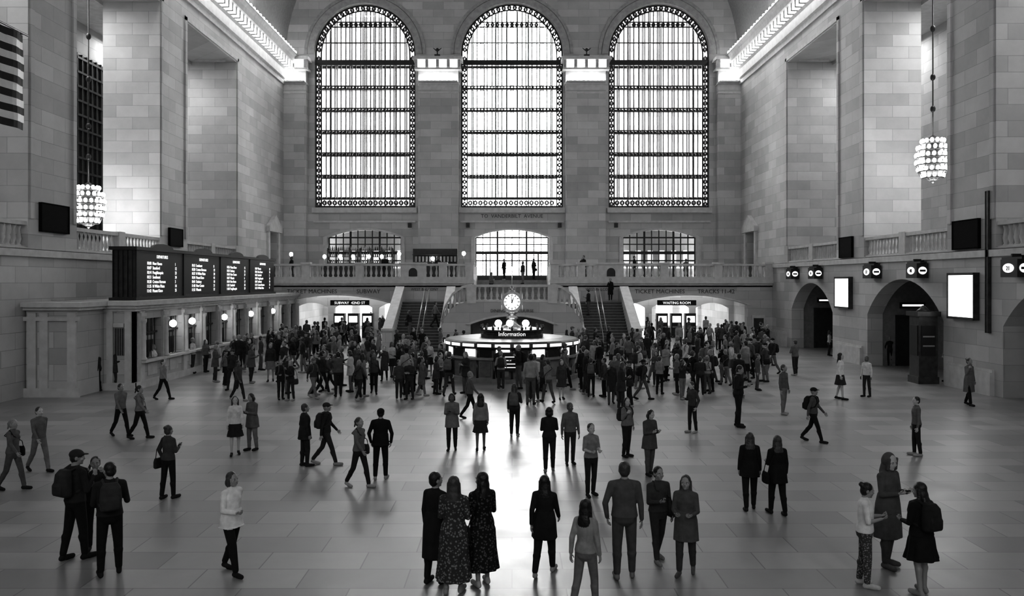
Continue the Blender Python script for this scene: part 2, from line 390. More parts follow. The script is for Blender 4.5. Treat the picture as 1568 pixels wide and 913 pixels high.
# ------------------------------------------------------------------ staircase
B=MB();LZ=3.0;ns=17
for s in(-1,1):
    for i in range(ns):
        y=51.0+i*5.1/ns;z=LZ*(i+1)/ns
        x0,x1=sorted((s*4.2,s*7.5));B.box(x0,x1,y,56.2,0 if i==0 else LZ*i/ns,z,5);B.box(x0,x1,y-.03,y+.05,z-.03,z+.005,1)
    x0,x1=sorted((s*4.2,s*7.5));B.box(x0,x1,56.1,BY,0,LZ,1)
    for x,za,zb in((s*7.72,1.25,3.9),(s*4.2,1.25,3.9)):
        q=[(x+dx,y,z) for dx in(-.22,.22) for y,z in((50.6,0),(56.3,0),(56.3,zb),(50.6,za))]
        B.add(q,[(0,1,2,3),(7,6,5,4),(0,4,5,1),(1,5,6,2),(2,6,7,3),(3,7,4,0)],0)
        q=[(x+dx,y,z) for dx in(-.3,.3) for y,z in((50.4,za),(56.3,zb),(56.3,zb+.16),(50.4,za+.16))]
        B.add(q,[(0,1,2,3),(7,6,5,4),(0,4,5,1),(1,5,6,2),(2,6,7,3),(3,7,4,0)],2)
        B.box(x-.3,x+.3,50.3,50.9,0,1.35,0);B.box(x-.36,x+.36,50.24,50.96,1.35,1.5,2)
    B.box(s*7.72-.22,s*7.72+.22,56.3,BY-.31,0,3.9,0)
    for dx in(-.05,.05):
        B.tube((s*5.85+dx*3,51,.95),(s*5.85+dx*3,56.1,3.95),.03,None,3)
        for k in range(4): yy=51+k*1.7;B.tube((s*5.85+dx*3,yy,(yy-51)/5.1*3),(s*5.85+dx*3,yy,.95+(yy-51)/5.1*3),.02,None,3)
out=[(-4.4,0),(4.4,0),(4.4,1.4),(4.15,2.1),(3.7,2.75),(3.2,3.05),(2.6,3.15),(-2.6,3.15),(-3.2,3.05),(-3.7,2.75),(-4.15,2.1),(-4.4,1.4)]
B.panel(out,[arch(0,2.55,.01,1.75,.5)],.5,lambda u,v,w:(u,50.45+w,v),0)
o=arch(0,2.85,1.6,1.75,.62)[2:];i_=arch(0,2.55,1.6,1.75,.5)[2:]
for k in range(len(o)-1):
    q=[(p[0],50.2-d,p[1]) for d in(0,.1) for p in(i_[k],o[k],o[k+1],i_[k+1])];B.add(q,[(4,5,6,7),(0,4,7,3),(1,2,6,5)],2)
B.text('DINING  CONCOURSE',.26,lambda u,v,w:(u,50.18-w,2.5+v),4)
B.box(-4.0,4.0,50.7,BY-.02,2.7,LZ,1);B.box(-2.9,2.9,54,54.3,0,2.7,0);B.box(-2.95,-2.6,50.7,54,0,2.7,0);B.box(2.6,2.95,50.7,54,0,2.7,0)
for s in(-1,1):
    pts=[(2.5,4.1),(3.1,3.95),(3.7,3.5),(4.15,2.75),(4.4,1.9)];lo=[(2.5,3.1),(3.1,3.0),(3.7,2.7),(4.15,2.05),(4.4,1.35)]
    for k in range(4):
        a,b=pts[k],pts[k+1]
        q=[(s*p[0],50.45+dy,p[1]+dz) for dy in(-.22,.22) for p,dz in((a,0),(b,0),(b,.16),(a,.16))]
        B.add(q,[(0,1,2,3),(7,6,5,4),(0,4,5,1),(1,5,6,2),(2,6,7,3),(3,7,4,0)],2)
        for t in(.25,.75):
            x=lo[k][0]*(1-t)+lo[k+1][0]*t;z0=lo[k][1]*(1-t)+lo[k+1][1]*t;z1=pts[k][1]*(1-t)+pts[k+1][1]*t
            B.lathe([(.08,0),(.05,.1),(.1,.35),(.045,.7*(z1-z0)),(.08,z1-z0)],(s*x,50.45,z0),8,2)
    B.box(s*2.5-.28,s*2.5+.28,50.15,50.75,3.05,4.2,2)
balustrade(B,(-2.2,50.45,3.1),(2.2,50.45,3.1),m=2)
for i in range(10): B.box(-2.7,2.7,57.9+i*.34,61.3,LZ+1.5*i/10,LZ+1.5*(i+1)/10,1)
for s in(-1,1):
    q=[(s*2.75+dx,y,z) for dx in(-.15,.15) for y,z in((57.6,3),(61.2,3),(61.2,5.5),(57.6,4.0))]
    B.add(q,[(0,1,2,3),(7,6,5,4),(0,4,5,1),(1,5,6,2),(2,6,7,3),(3,7,4,0)],0)
B.tube((0,57.9,4.0),(0,61.3,5.5),.03,None,3)
for k in range(4): B.tube((0,58+k*1.05,3+k*.47),(0,58+k*1.05,4.03+k*.47),.02,None,3)
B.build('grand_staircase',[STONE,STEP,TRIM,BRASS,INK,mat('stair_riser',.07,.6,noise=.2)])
# ------------------------------------------------------------------ ticket counter (left)
B=MB();FX=-15.3;Y0=33.0;nb=11;pt=(57.8-Y0-.6)/nb
hl=[]
for i in range(nb):
    yc=Y0+.6+pt*(i+.5);hl.append(rect(yc-.9,yc+.9,1.15,2.85))
B.panel(rect(Y0,57.9,0,3.3),hl,.35,lambda u,v,w:(FX-.175+w,u,v),0)
B.box(-18.45,FX,Y0,Y0+.3,0,3.3,0);B.box(-18.45,-16.5,31.0,Y0+.1,0,3.3,0)
B.box(-18.5,FX+.1,Y0-.08,57.9,3.18,3.3,1);B.box(-18.5,FX+.3,Y0-.3,57.9,3.42,3.6,1);B.box(-18.5,FX+.18,Y0-.2,57.9,3.3,3.42,1)
B.box(-18.5,-16.3,30.85,Y0,3.3,3.42,1);B.box(-18.5,-16.2,30.7,Y0,3.42,3.6,1)
B.box(FX-.02,FX+.12,Y0-.1,57.9,0,.3,1);B.box(-18.5,FX+.12,Y0-.12,Y0,0,.3,1);B.box(-18.5,-16.4,30.9,31.0,0,.35,1)
B.box(FX-.1,FX+.28,Y0+.5,57.8,1.05,1.15,1)
for i in range(nb+1):
    y=Y0+.6+pt*i;B.box(FX,FX+.1,y-.2,y+.2,.3,3.2,1);B.box(FX,FX+.16,y-.24,y+.24,2.95,3.1,1)
    B.lathe([(.14,0),(.14,.08),(.1,.12),(.085,1.5),(.13,1.6),(.13,1.7)],(FX+.14,y,1.15),10,1)
for i in range(nb):
    y=Y0+.6+pt*(i+.5)
    for k in range(5): B.box(FX-.2,FX-.17,y-.66+k*.33-.012,y-.66+k*.33+.012,1.15,2.9,2)
    B.box(FX-.21,FX-.16,y-.9,y+.9,2.2,2.27,2);B.box(FX+.001,FX+.03,y-.45,y+.45,.45,.95,1)
    if i in(1,2,4,6,8): B.ell((FX-.02,y,2.5),(.16,.16,.16),4,10,8);B.tube((FX-.02,y,2.6),(FX-.02,y,3.0),.02,None,2)
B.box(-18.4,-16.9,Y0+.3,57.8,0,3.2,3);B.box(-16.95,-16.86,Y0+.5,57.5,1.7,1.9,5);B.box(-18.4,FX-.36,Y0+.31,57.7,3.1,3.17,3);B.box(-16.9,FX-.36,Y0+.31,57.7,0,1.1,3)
for x in(-18.35,-17.9,-16.85): B.box(x,x+.32,30.9,31,.35,3.2,1)
B.box(-18.5,-16.4,30.88,31,2.9,3.05,1)
for x in(-16.35,-15.62): B.box(x,x+.25,Y0-.1,Y0,.3,3.2,1)
B.box(-16.07,-15.65,Y0-.12,Y0,2.55,2.7,1);B.box(-16.08,-15.64,Y0-.02,Y0+.02,1.4,2.5,3)
for k in range(5): B.box(-16.05+k*.09,-16.03+k*.09,Y0-.05,Y0-.02,1.4,2.5,5)
B.text('TICKETS',.3,lambda u,v,w:(FX+.02+w,45+u,2.88+v),5)
B.build('ticket_counter',[STONE,TRIM,BRONZE,DARK,BULB,GREY])
B=MB();X=-15.75
B.box(X-.95,X,34.1,54.0,3.7,5.75,0);B.box(X-1.05,X+.1,34.0,54.1,3.6,3.72,1);B.box(X-1.05,X+.12,34.0,54.1,5.72,5.86,1)
n=4;w=19.7/n
rt=['New Haven','Stamford','Poughkeepsie','Southeast','Croton-Harmon','N White Plains','Mount Kisco','Danbury','New Canaan','Wassaic']
for i in range(n):
    y=34.25+i*w;B.box(X,X+.06,y-.12,y+.08,3.7,5.8,1)
    B.box(X,X+.02,y+.1,y+w-.15,3.8,5.65,2)
    B.text('DEPARTURES',.2,lambda u,v,ww:(X+.03+ww,y+w/2+u,5.42+v),3,d=.004)
    body='\n'.join('%d:%02d  %s' %(10+k//5,(k*7+i*13)%60,rt[(k+i*3)%10]) for k in range(7))
    B.text(body,.2,lambda u,v,ww:(X+.03+ww,y+.9+u,5.12+v),3,'LEFT',.004)
    B.text('\n'.join(str((k*11+i*7)%42+1) for k in range(7)),.2,lambda u,v,ww:(X+.03+ww,y+w-1.1+u,5.12+v),3,'LEFT',.004)
    yc=y+w/2
    for k in range(8):
        a0=math.pi*k/8;a1=math.pi*(k+1)/8
        B.add([(X+d,yc+1.1*math.cos(a),5.85+.22*math.sin(a)) for d in(-.05,.08) for a in(a0,a1)]+[(X-.05,yc,5.85),(X+.08,yc,5.85)],[(0,1,4),(2,5,3),(0,2,3,1)],1)
for k in range(5): B.box(X-.9+.2*k,X-.88+.2*k,34.02,34.1,3.75,5.7,1)
B.build('departure_board',[BRONZE,IRON,BLACK,LETTER])
# ------------------------------------------------------------------ information booth + clock
CY=38.1
B=MB();c=(0,CY,0);R=3.0;N=24
B.lathe([(R+.12,0),(R+.12,.18),(R,.22),(R,.95),(R+.2,1.0),(R+.2,1.08),(R-.1,1.1),(R-.1,1.4)],c,N,0,False)
B.lathe([(R-.12,1.1),(R-.12,1.5)],c,N,1,False)
B.lathe([(R-.3,1.48),(R+.12,1.5),(R+.15,1.56),(R+.12,1.72),(R+.02,1.78),(R-.6,1.84)],c,N,2,False)
for i in range(N):
    a=2*math.pi*i/N;x=math.cos(a);y=math.sin(a)
    B.tube((x*(R-.02),CY+y*(R-.02),1.08),(x*(R-.02),CY+y*(R-.02),1.5),.05,None,2,6)
    B.tube((x*(R+.02),CY+y*(R+.02),.2),(x*(R+.02),CY+y*(R+.02),.97),.06,None,2,6)
    a+=math.pi/N;x=math.cos(a);y=math.sin(a);t=Vector((-y,x,0));p=Vector((x*R,CY+y*R,0))
    mm=3 if i%2 else 4
    q=[p+t*sx*.3+Vector((0,0,z)) for sx,z in((-1,1.12),(1,1.12),(1,1.45),(-1,1.45))]
    B.add(q,[(0,1,2,3)],mm)
    q=[p+t*sx*.33+Vector((x*.14,y*.14,z)) for sx,z in((-1,1.56),(1,1.56),(1,1.69),(-1,1.69))]
    B.add(q,[(0,1,2,3)],6)
    q=[p+t*sx*.26+Vector((x*.02,y*.02,z)) for sx,z in((-1,.3),(1,.3),(1,.88),(-1,.88))]
    B.add(q,[(0,1,2,3)],5)
B.lathe([(1.45,1.8),(1.45,1.95),(1.38,2.0),(1.38,2.08),(1.5,2.12),(1.5,2.2),(1.2,2.24)],c,20,2,False)
for i in range(20):
    a=2*math.pi*i/20;B.lathe([(.05,0),(.07,.08),(.02,.2)],(1.45*math.cos(a),CY+1.45*math.sin(a),2.2),6,2)
B.text('Information',.26,lambda u,v,w:(u,CY-1.52-w,1.95+v),6)
for x in(-.62,-.1,.62): B.ell((x,CY-1.1,2.5),(.16,.16,.16),7,10,8);B.tube((x,CY-1.1,2.2),(x,CY-1.1,2.4),.03,None,2)
B.box(-.55,.5,CY-R-.2,CY-R-.05,.55,1.35,4)
for k in range(4): B.box(-.45,.4,CY-R-.22,CY-R-.2,.7+k*.15,.73+k*.15,6)
B.build('information_booth',[STEP,BLACK,BRONZE,SCREEN,BLACK,BRASS,LETTER,BULB])
B=MB();cz=3.45
B.lathe([(.55,2.2),(.5,2.3),(.3,2.38),(.22,2.5),(.2,2.62),(.3,2.68),(.24,2.75),(.16,2.85),(.22,2.9),(.3,2.95),(.25,3.0)],c,16,0)
B.ell((0,CY,cz),(.47,.47,.47),0,20,14)
for ax in((0,-1),(1,0),(-1,0),(0,1)):
    nx,ny=ax;n_=Vector((nx,ny,0));t=Vector((-ny,nx,0)) ;cc=Vector((0,CY,cz))+n_*.44;up=Vector((0,0,1))
    def disc(r0,r1,off,m,k=28):
        vs=[];fs=[]
        for i in range(k):
            a=2*math.pi*i/k
            for r in(r0,r1): vs.append(cc+n_*off+(t*math.cos(a)+up*math.sin(a))*r)
        for i in range(k): j=(i+1)%k;fs.append((2*i,2*i+1,2*j+1,2*j))
        B.add(vs,fs,m)
    disc(0,.4,.04,1);disc(.39,.5,.06,0);disc(.375,.39,.05,2)
    for h_ in range(12):
        a=2*math.pi*h_/12;d=t*math.sin(a)+up*math.cos(a);e=t*math.cos(a)-up*math.sin(a)
        q=[cc+n_*.052+d*r+e*s_ for r,s_ in((.26,-.018),(.26,.018),(.36,.018),(.36,-.018))];B.add(q,[(0,1,2,3)],2)
    for a,l,w_ in((math.radians(-8),.33,.02),(math.radians(20),.22,.03)):
        d=t*math.sin(a)+up*math.cos(a);e=t*math.cos(a)-up*math.sin(a)
        B.add([cc+n_*.06-d*.05+e*w_,cc+n_*.06-d*.05-e*w_,cc+n_*.06+d*l-e*w_*.4,cc+n_*.06+d*l+e*w_*.4],[(0,1,2,3)],2)
B.lathe([(.2,3.9),(.14,3.95),(.1,4.0),(.13,4.05),(.09,4.12),(.02,4.2)],c,12,0)
B.build('four_faced_clock',[BRASS,SCREEN,IRON])
# ------------------------------------------------------------------ chandeliers
def chandelier(loc,top,s=1):
    B=MB();B.tube((0,0,1.1),(0,0,top-loc[2]),.03,None,0)
    for z in(2.4,3.9,6.2,8.3):
        if z<top-loc[2]: B.ell((0,0,z),(.12,.12,.16),0)
    B.lathe([(.05,1.15),(.25,1.0),(.4,.92),(.15,.85)],(0,0,0),14,0)
    B.lathe([(.12,-1.0),(.3,-.9),(.35,0),(.3,.8),(.1,.95)],(0,0,0),14,0)
    B.lathe([(.02,-1.12),(.08,-1.05),(.12,-1.0)],(0,0,0),10,0)
    for z,r,k in((.78,.48,13),(.46,.66,16),(.12,.72,18),(-.22,.72,18),(-.54,.64,16),(-.84,.46,12)):
        B.lathe([(r-.03,z-.05),(r+.02,z-.05),(r+.02,z+.01),(r-.03,z+.01)],(0,0,0),24,0)
        for i in range(k):
            a=2*math.pi*i/k+z;B.ell((r*math.cos(a),r*math.sin(a),z+.1),(.085,.085,.11),1,8,6)
    for i in range(10):
        a=2*math.pi*i/10;P=[(.38,.85),(.62,.45),(.7,.05),(.7,-.3),(.55,-.75),(.1,-1.0)]
        for q,w in zip(P,P[1:]): B.tube((q[0]*math.cos(a),q[0]*math.sin(a),q[1]),(w[0]*math.cos(a),w[0]*math.sin(a),w[1]),.02,None,0,5)
    o=B.build('chandelier',[BRONZE,BULB]);o.location=loc
chandelier((-20.75,40,8.1),19.1);chandelier((19.9,38.6,10.15),19.1)
# ------------------------------------------------------------------ flag
B=MB();n=26;k=13
for j in range(k):
    vs=[];fs=[]
    for i in range(n+1):
        y=23.6+5.7*i/n;x=-17.45+.09*math.sin(i*.9)+.03*math.sin(j+i*.4)
        for z in(13.2-3.4*j/k,13.2-3.4*(j+1)/k): vs.append((x,y,z+.03*math.sin(i*.5)))
    for i in range(n): fs.append((2*i,2*i+1,2*i+3,2*i+2))
    for i,f in enumerate(fs): B.add([vs[q] for q in f],[(0,1,2,3)],1 if (j%2==0 or (j<7 and i<9)) else 0,True)
for r in range(5):
    for q in range(6):
        cy=23.85+q*.32;cz=13.0-r*.36
        B.add([(-17.33,cy+.08*(1 if t%2==0 else .4)*math.cos(t*math.pi/5+1.57),cz+.08*(1 if t%2==0 else .4)*math.sin(t*math.pi/5+1.57)) for t in range(10)],[list(range(10))],0)
B.tube((-17.45,23.5,13.25),(-17.45,29.4,13.25),.04,None,2);B.tube((-17.45,26.4,13.25),(-17.45,26.4,23.5),.015,None,2)
B.tube((-18.5,29.2,13.25),(-17.45,29.2,13.25),.03,None,2);B.tube((-18.5,23.8,13.25),(-17.45,23.8,13.25),.03,None,2)
B.build('striped_flag',[WHITE,mat('flag_dark_cloth',.02,.8,noise=.1),BRONZE])
# ------------------------------------------------------------------ right wall fittings
def wbox(name,sd,y0,y1,z0,z1,d,frame,face,fr=.1):
    B=MB();xa,xb=sorted((sd*HX,sd*(HX-d)));B.box(xa,xb,y0,y1,z0,z1,0)
    xf=sd*(HX-d);xa,xb=sorted((xf,xf-sd*.02));B.box(xa,xb,y0+fr,y1-fr,z0+fr,z1-fr,1)
    xa,xb=sorted((xf,xf-sd*.04))
    for a in((y0,y0+fr*.6,z0,z1),(y1-fr*.6,y1,z0,z1),(y0,y1,z0,z0+fr*.6),(y0,y1,z1-fr*.6,z1)): B.box(xa,xb,*a,0)
    return B.build(name,[frame,face])
MATTE=mat('matt_black_cloth_grille',.006,.9,noise=.2,spec=.1)
wbox('lit_poster_frame',1,44.3,46.3,2.9,4.65,.2,BRONZE,GLOW);wbox('lit_poster_frame',1,32.3,34.3,2.85,4.75,.2,BRONZE,GLOW)
wbox('loudspeaker_panel',1,44.2,45.9,5.7,6.85,.1,MATTE,MATTE,.05);wbox('loudspeaker_panel',1,32.2,34.1,5.7,6.9,.1,MATTE,MATTE,.05)
wbox('loudspeaker_panel',-1,31.9,33.9,6.35,7.5,.1,MATTE,MATTE,.05);wbox('loudspeaker_panel',-1,43.9,45.6,6.3,7.3,.1,MATTE,MATTE,.05)
wbox('bronze_wall_strip',1,31.5,31.7,2.4,7.9,.1,BRONZE,BRONZE,.02)
for y in(53.0,49.0,41.3,36.7,29.5):
    B=MB();x=HX-.55;B.box(x,x+.5,y-.5,y+.5,4.55,5.2,0)
    B.box(x+.1,x+.4,y-.6,y+.6,5.2,5.28,0);B.box(x+.1,x+.55,y-.04,y+.04,5.28,5.4,0)
    q=[(x-.02,y+.34*math.cos(a*math.pi/8),4.88+.17*math.sin(a*math.pi/8)) for a in range(16)];B.add(q,[list(range(16))],1)
    q=[(x+.25+.19*math.cos(a*math.pi/8),y-.52,4.88+.17*math.sin(a*math.pi/8)) for a in range(16)];B.add(q,[list(range(16))],1)
    B.box(x+.12,x+.38,y-.535,y-.525,4.83,4.92,0)
    B.text(str(random.randint(20,42)),.22,lambda u,v,w:(x-.03-w,y-u,4.8+v),2)
    B.build('track_sign',[BLACK,LETTER,IRON])
for c,hw in((50.55,3.45),(38.75,3.75),(27,3.75)):
    B=MB();x0=HX+.8;x1=22.2
    B.box(x0,x1,c-hw-.5,c-hw-.1,0,5.3,5);B.box(x0,x1,c+hw+.1,c+hw+.5,0,5.3,5)
    B.panel(rect(c-hw-.2,c+hw+.2,-.02,5.3),[arch(c-1.75,1.1,-.01,2.5,.5),arch(c+1.75,1.1,-.01,2.5,.5)],.3,lambda u,v,w:(x1+w,u,v),5)
    B.box(23.4,23.5,c-hw,c+hw,0,4,1)
    y=c+hw+.1;B.box(x0+.8,x0+2.4,y-.04,y,0,2.5,1);B.box(x0+.7,x0+.82,y-.08,y,0,2.6,2);B.box(x0+2.38,x0+2.5,y-.08,y,0,2.6,2);B.box(x0+.7,x0+2.5,y-.1,y,2.5,2.65,2);B.box(x0+.9,x0+2.2,y-.15,y-.05,3.0,3.3,3);B.box(x0+1.0,x0+2.1,y-.16,y-.15,3.1,3.2,6)
    for s in(-1.75,1.75):
        for k in(-.55,.0,.55): B.box(x1-.05,x1,c+s+k-.03,c+s+k+.03,0,2.6,1)
        B.box(x1-.05,x1+.02,c+s-1.1,c+s+1.1,2.45,2.6,2)
        B.box(x1-.25,x1-.15,c+s-.7,c+s+.7,3.15,3.5,3)
    B.ell((x1-1.5,c,4.7),(.2,.2,.2),4,10,8);B.tube((x1-1.5,c,4.8),(x1-1.5,c,5.4),.02,None,2)
    B.build('track_gate',[STONE,DARK,BRONZE,BLACK,GLOW,mat('vestibule_stone',.2,.7,noise=.15),LETTER])
B=MB();B.box(17.4,18.3,34.95,35.9,0,.3,0);B.box(17.45,18.25,35,35.85,.3,2.9,0);B.box(17.35,18.35,34.9,35.95,2.9,3.1,0);B.lathe([(.3,3.1),(.2,3.2),(.05,3.35)],(17.85,35.42,0),10,0)
B.box(17.55,18.15,34.97,35.0,1.2,2.5,1);B.box(17.42,17.45,35.1,35.75,1.2,2.5,1)
for z in(1.6,2.0): B.box(17.6,18.1,34.95,34.97,z,z+.06,2)
B.build('bronze_kiosk',[BRONZE,BLACK,GREY])
for x in(-8.35,-3.6,3.9,8.5):
    z=8.8
    B=MB();B.box(x-.14,x+.14,WY-.3,WY,z,z+.35,0);B.lathe([(.1,0),(.06,.03)],(x,WY-.31,z+.17),8,1);B.build('wall_speaker',[BLACK,IRON])
for x in(-6,6):
    B=MB();y=WY-1.2;B.box(x-.22,x+.22,y-.2,y+.2,22.45,22.6,0);B.tube((x,y,22.6),(x,y,22.9),.05,.04,0);B.ell((x,y,23.0),(.13,.1,.15),0);B.tube((x-.08,y,22.95),(x-.34,y,23.15),.05,.02,0);B.tube((x+.08,y,22.95),(x+.34,y,23.15),.05,.02,0);B.build('eagle_ornament',[IRON])
B=MB();y=62.5
B.box(-14.6,-9.2,y,y+.7,4.5,5.6,0);B.box(-14.7,-9.1,y-.1,y+.8,5.6,5.68,1)
for k in range(7): B.box(-14.5+k*.85,-14.44+k*.85,y+1.5,y+1.8,4.5,7.0,0)
for z in(5.8,6.3,6.8): 
    B.box(-14.5,-9.3,y+1.4,y+1.9,z,z+.04,0)
    xx=-14.4
    while xx<-9.4: B.lathe([(.05,0),(.05,.18),(.015,.25),(.015,.32)],(xx,y+1.6,z+.04),6,2 if random.random()<.5 else 0);xx+=.16
B.build('bar_counter',[DARK,BRASS,GREY])
B=MB();B.box(-7.6,-4.2,61.5,62.5,4.5,5.5,0);B.box(-7.6,-4.2,62.6,62.7,4.5,6.9,0)
for k in range(12): B.box(-7.4+k*.27,-7.25+k*.27,62.3,62.5,5.9,6.3,1)
for z in(5.8,6.4): B.box(-7.6,-4.2,62.2,62.6,z,z+.05,0)
B.build('service_station',[DARK,GREY])
for x,yy,z in((-14.4,62.7,5.68),(-13.2,62.7,5.68),(-12.2,62.7,5.68),(-11.0,62.7,5.68),(-10.0,62.7,5.68),(-3.5,59.2,4.5),(-6.0,61.8,5.5),(-8.3,60,4.5),(-16.5,61,4.5)):
    B=MB();hh=.5 if z>5 else 1.8
    B.lathe([(.12,0),(.12,.03),(.02,.06),(.02,hh)],(0,0,0),10,0);B.ell((0,0,hh+.12),(.14,.14,.16),1,10,8)
    o=B.build('table_lamp' if z>5 else 'standing_lamp',[BRONZE,BULB]);o.location=(x,yy,z)
B=MB();B.box(17.0,17.9,57.75,58,0,2.0,0);B.box(17.1,17.8,57.72,57.75,.2,1.8,1);B.build('door_1',[TRIM,DARK])
B=MB()
for s in(-1,1):
    x0,x1=sorted((s*11,s*60));B.box(x0,x1,110,125,-20,46 if s>0 else 40,0)
    for r in range(14):
        for q in range(14):
            xx=s*(12.5+q*3);B.box(min(xx,xx+s*1.4),max(xx,xx+s*1.4),109.9,110,-4+r*3.4,-1.8+r*3.4,1)
B.build('office_building_exterior',[mat('facade_limestone',.2,.8,noise=.1),mat('facade_glass',.1,.4)])
# ------------------------------------------------------------------ PEOPLE
ARM={'down':((.2,.02,-1),(.08,-.2,-1)),'phone':((.14,-.15,-1),(-.45,-1,.25)),'hold':((.17,-.1,-1),(-.35,-1,-.1)),
'cross':((.2,-.3,-1),(-1,-.5,.12)),'strap':((.24,-.1,-1),(-.28,-.75,1)),'photo':((.25,-.9,-.35),(-.35,-.35,.9)),
'pocket':((.38,.14,-1),(-.16,-.35,-1)),'swf':((.14,-.42,-1),(0,-.8,-.9)),'swb':((.16,.4,-1),(.03,.1,-1)),'ear':((.35,-.35,-.75),(-.5,-.1,1))}
SK,HR,TP,BT,SH,BG,AC=range(7)
def person_mesh(name,female=0,arms=('down','down'),legs=(4,5,-4,4),sleeve=1,bottom='pants',hem=.5,coat=None,hair='short',bag=None,hd=(0,0),bulk=1.0,voxel=.009,wide=0):
    P=MB();X_=MB()
    def cap(B,p0,p1,r0,r1,m,ku=1,kv=1,U=None,n=12):
        p0=Vector(p0);p1=Vector(p1);d=p1-p0;d=d.normalized() if d.length>1e-6 else Vector((0,0,-1))
        if U is None: U=d.cross(Vector((0,1,0)) if abs(d.y)<.9 else Vector((1,0,0)))
        U=(U-d*U.dot(d)).normalized();V=d.cross(U)
        rings=[(p0-d*r0*math.sin(a),r0*math.cos(a)) for a in(1.25,.75,.3)]+[(p0,r0),(p0.lerp(p1,.5),(r0+r1)/2),(p1,r1)]+[(p1+d*r1*math.sin(a),r1*math.cos(a)) for a in(.3,.75,1.25)]
        vs=[p0-d*r0]
        for c,r in rings:
            for i in range(n):
                a=2*math.pi*i/n;vs.append(c+U*math.cos(a)*r*ku+V*math.sin(a)*r*kv)
        vs.append(p1+d*r1);fs=[]
        for i in range(n):
            j=(i+1)%n;fs.append((0,1+j,1+i))
            for t in range(len(rings)-1): a=1+t*n;fs.append((a+i,a+j,a+n+j,a+n+i))
            a=1+(len(rings)-1)*n;fs.append((a+i,a+j,len(vs)-1))
        B.add(vs,fs,m,True)
    def loft(B,lv,m,n=24,e=2.0,fold=0,fk=9):
        vs=[];fs=[];k=len(lv)
        for q,(z,a_,b_,yo) in enumerate(lv):
            for i in range(n):
                t=2*math.pi*i/n;c=math.cos(t);s=math.sin(t)
                fr=1+fold*(q/(k-1))*math.cos(fk*t+.5*math.sin(3*t))
                vs.append((a_*fr*math.copysign(abs(c)**(2/e),c),yo+b_*fr*math.copysign(abs(s)**(2/e),s),z))
        for t in range(k-1):
            for i in range(n): j=(i+1)%n;fs.append((t*n+i,t*n+j,t*n+n+j,t*n+n+i))
        fs.append(list(range(n))[::-1]);fs.append([(k-1)*n+i for i in range(n)])
        B.add(vs,fs,m,True)
    g=.94 if female else 1.0;bk=bulk;sw=(.143 if female else .165)*bk
    hip=.9
    feet=[]
    for i,s in enumerate((-1,1)):
        a=math.radians(legs[2*i]);kb=math.radians(legs[2*i+1]);b=a-kb
        hp=Vector((s*.088,0,hip));kn=hp+.42*Vector((s*(.02+wide),-math.sin(a),-math.cos(a)));an=kn+.40*Vector((s*wide*.5,-math.sin(b),-math.cos(b)))
        feet.append((s,hp,kn,an,b))
    mz=min(f[3].z for f in feet)-.085
    for s,hp,kn,an,b in feet:
        if bottom in('pants',):
            cap(P,hp,kn,.088*bk,.064*bk,BT);cap(P,kn,an+Vector((0,0,.03)),.064*bk,.052,BT);cap(P,kn+(an-kn)*.3+Vector((0,.012,0)),kn+(an-kn)*.55,.064*bk,.056,BT)
        elif bottom=='shorts':
            cap(P,hp,kn,.095*bk,.085*bk,BT);cap(P,kn,an,.055,.036,SK);cap(P,kn+(an-kn)*.2+Vector((0,.015,0)),kn+(an-kn)*.5,.052,.04,SK)
        else:
            cap(P,hp,kn,.08,.056,SK);cap(P,kn,an,.052,.034,SK);cap(P,kn+(an-kn)*.2+Vector((0,.014,0)),kn+(an-kn)*.5,.05,.04,SK)
        pit=max(0,-b-.15)*.9
        fd=Vector((s*.12,-math.cos(pit),-math.sin(pit)));heel=an+Vector((0,.03,-.045));toe=heel+fd*.2
        if toe.z<mz+.03: 
            dz=mz+.03-toe.z; toe.z+=dz
        cap(P,an,heel,.04,.04,SH);cap(P,heel,toe,.042,.036,SH,1.0,.95);cap(P,heel+fd*.1,toe,.048,.04,SH,1,.8)
    loft(P,[(.78,.10*bk,.085*bk,.0),(.84,.15*bk,.115*bk,.012),(.92,.17*bk,.124*bk,.015),(1.0,.155*bk,.11*bk,.008),(1.06,.13*bk,.095*bk,0)],BT)
    wa=.122 if female else .14
    tl=[(.92,(.179)*bk,.134*bk,.012),(1.0,.166*bk,.122*bk,.006),(1.08,(wa+.016)*bk,.11*bk,0),(1.18,(wa+.022)*bk,.115*bk,-.004),(1.28,(.152 if female else .172)*bk,.122*bk,-.004),(1.35,(.15 if female else .17)*bk,.112*bk,.004),(1.40,.125*bk,.09*bk,.01),(1.445,.075,.068,.01),(1.47,.057,.056,.008)]
    loft(P,tl,TP)
    if female:
        for s in(-1,1): P.ell((s*.062,-.075,1.265),(.068,.048,.062),TP)
    if coat: loft(P,[(1.1,(wa+.03)*bk,.122*bk,0),(.95,.183*bk,.142*bk,.01),(.8,.19*bk,.152*bk,.01),(coat,.2*bk,.165*bk,.01)],TP,36,2,.05,7)
    if bottom=='skirt' : loft(P,[(1.04,.12*bk,.09*bk,0),(.93,.165*bk,.122*bk,.01),(.86,.186*bk,.142*bk,.01),((.86+hem)/2,.2*bk,.165*bk,.01),(hem,.235*bk,.2*bk,.01)],BT,48,2,.07,9)
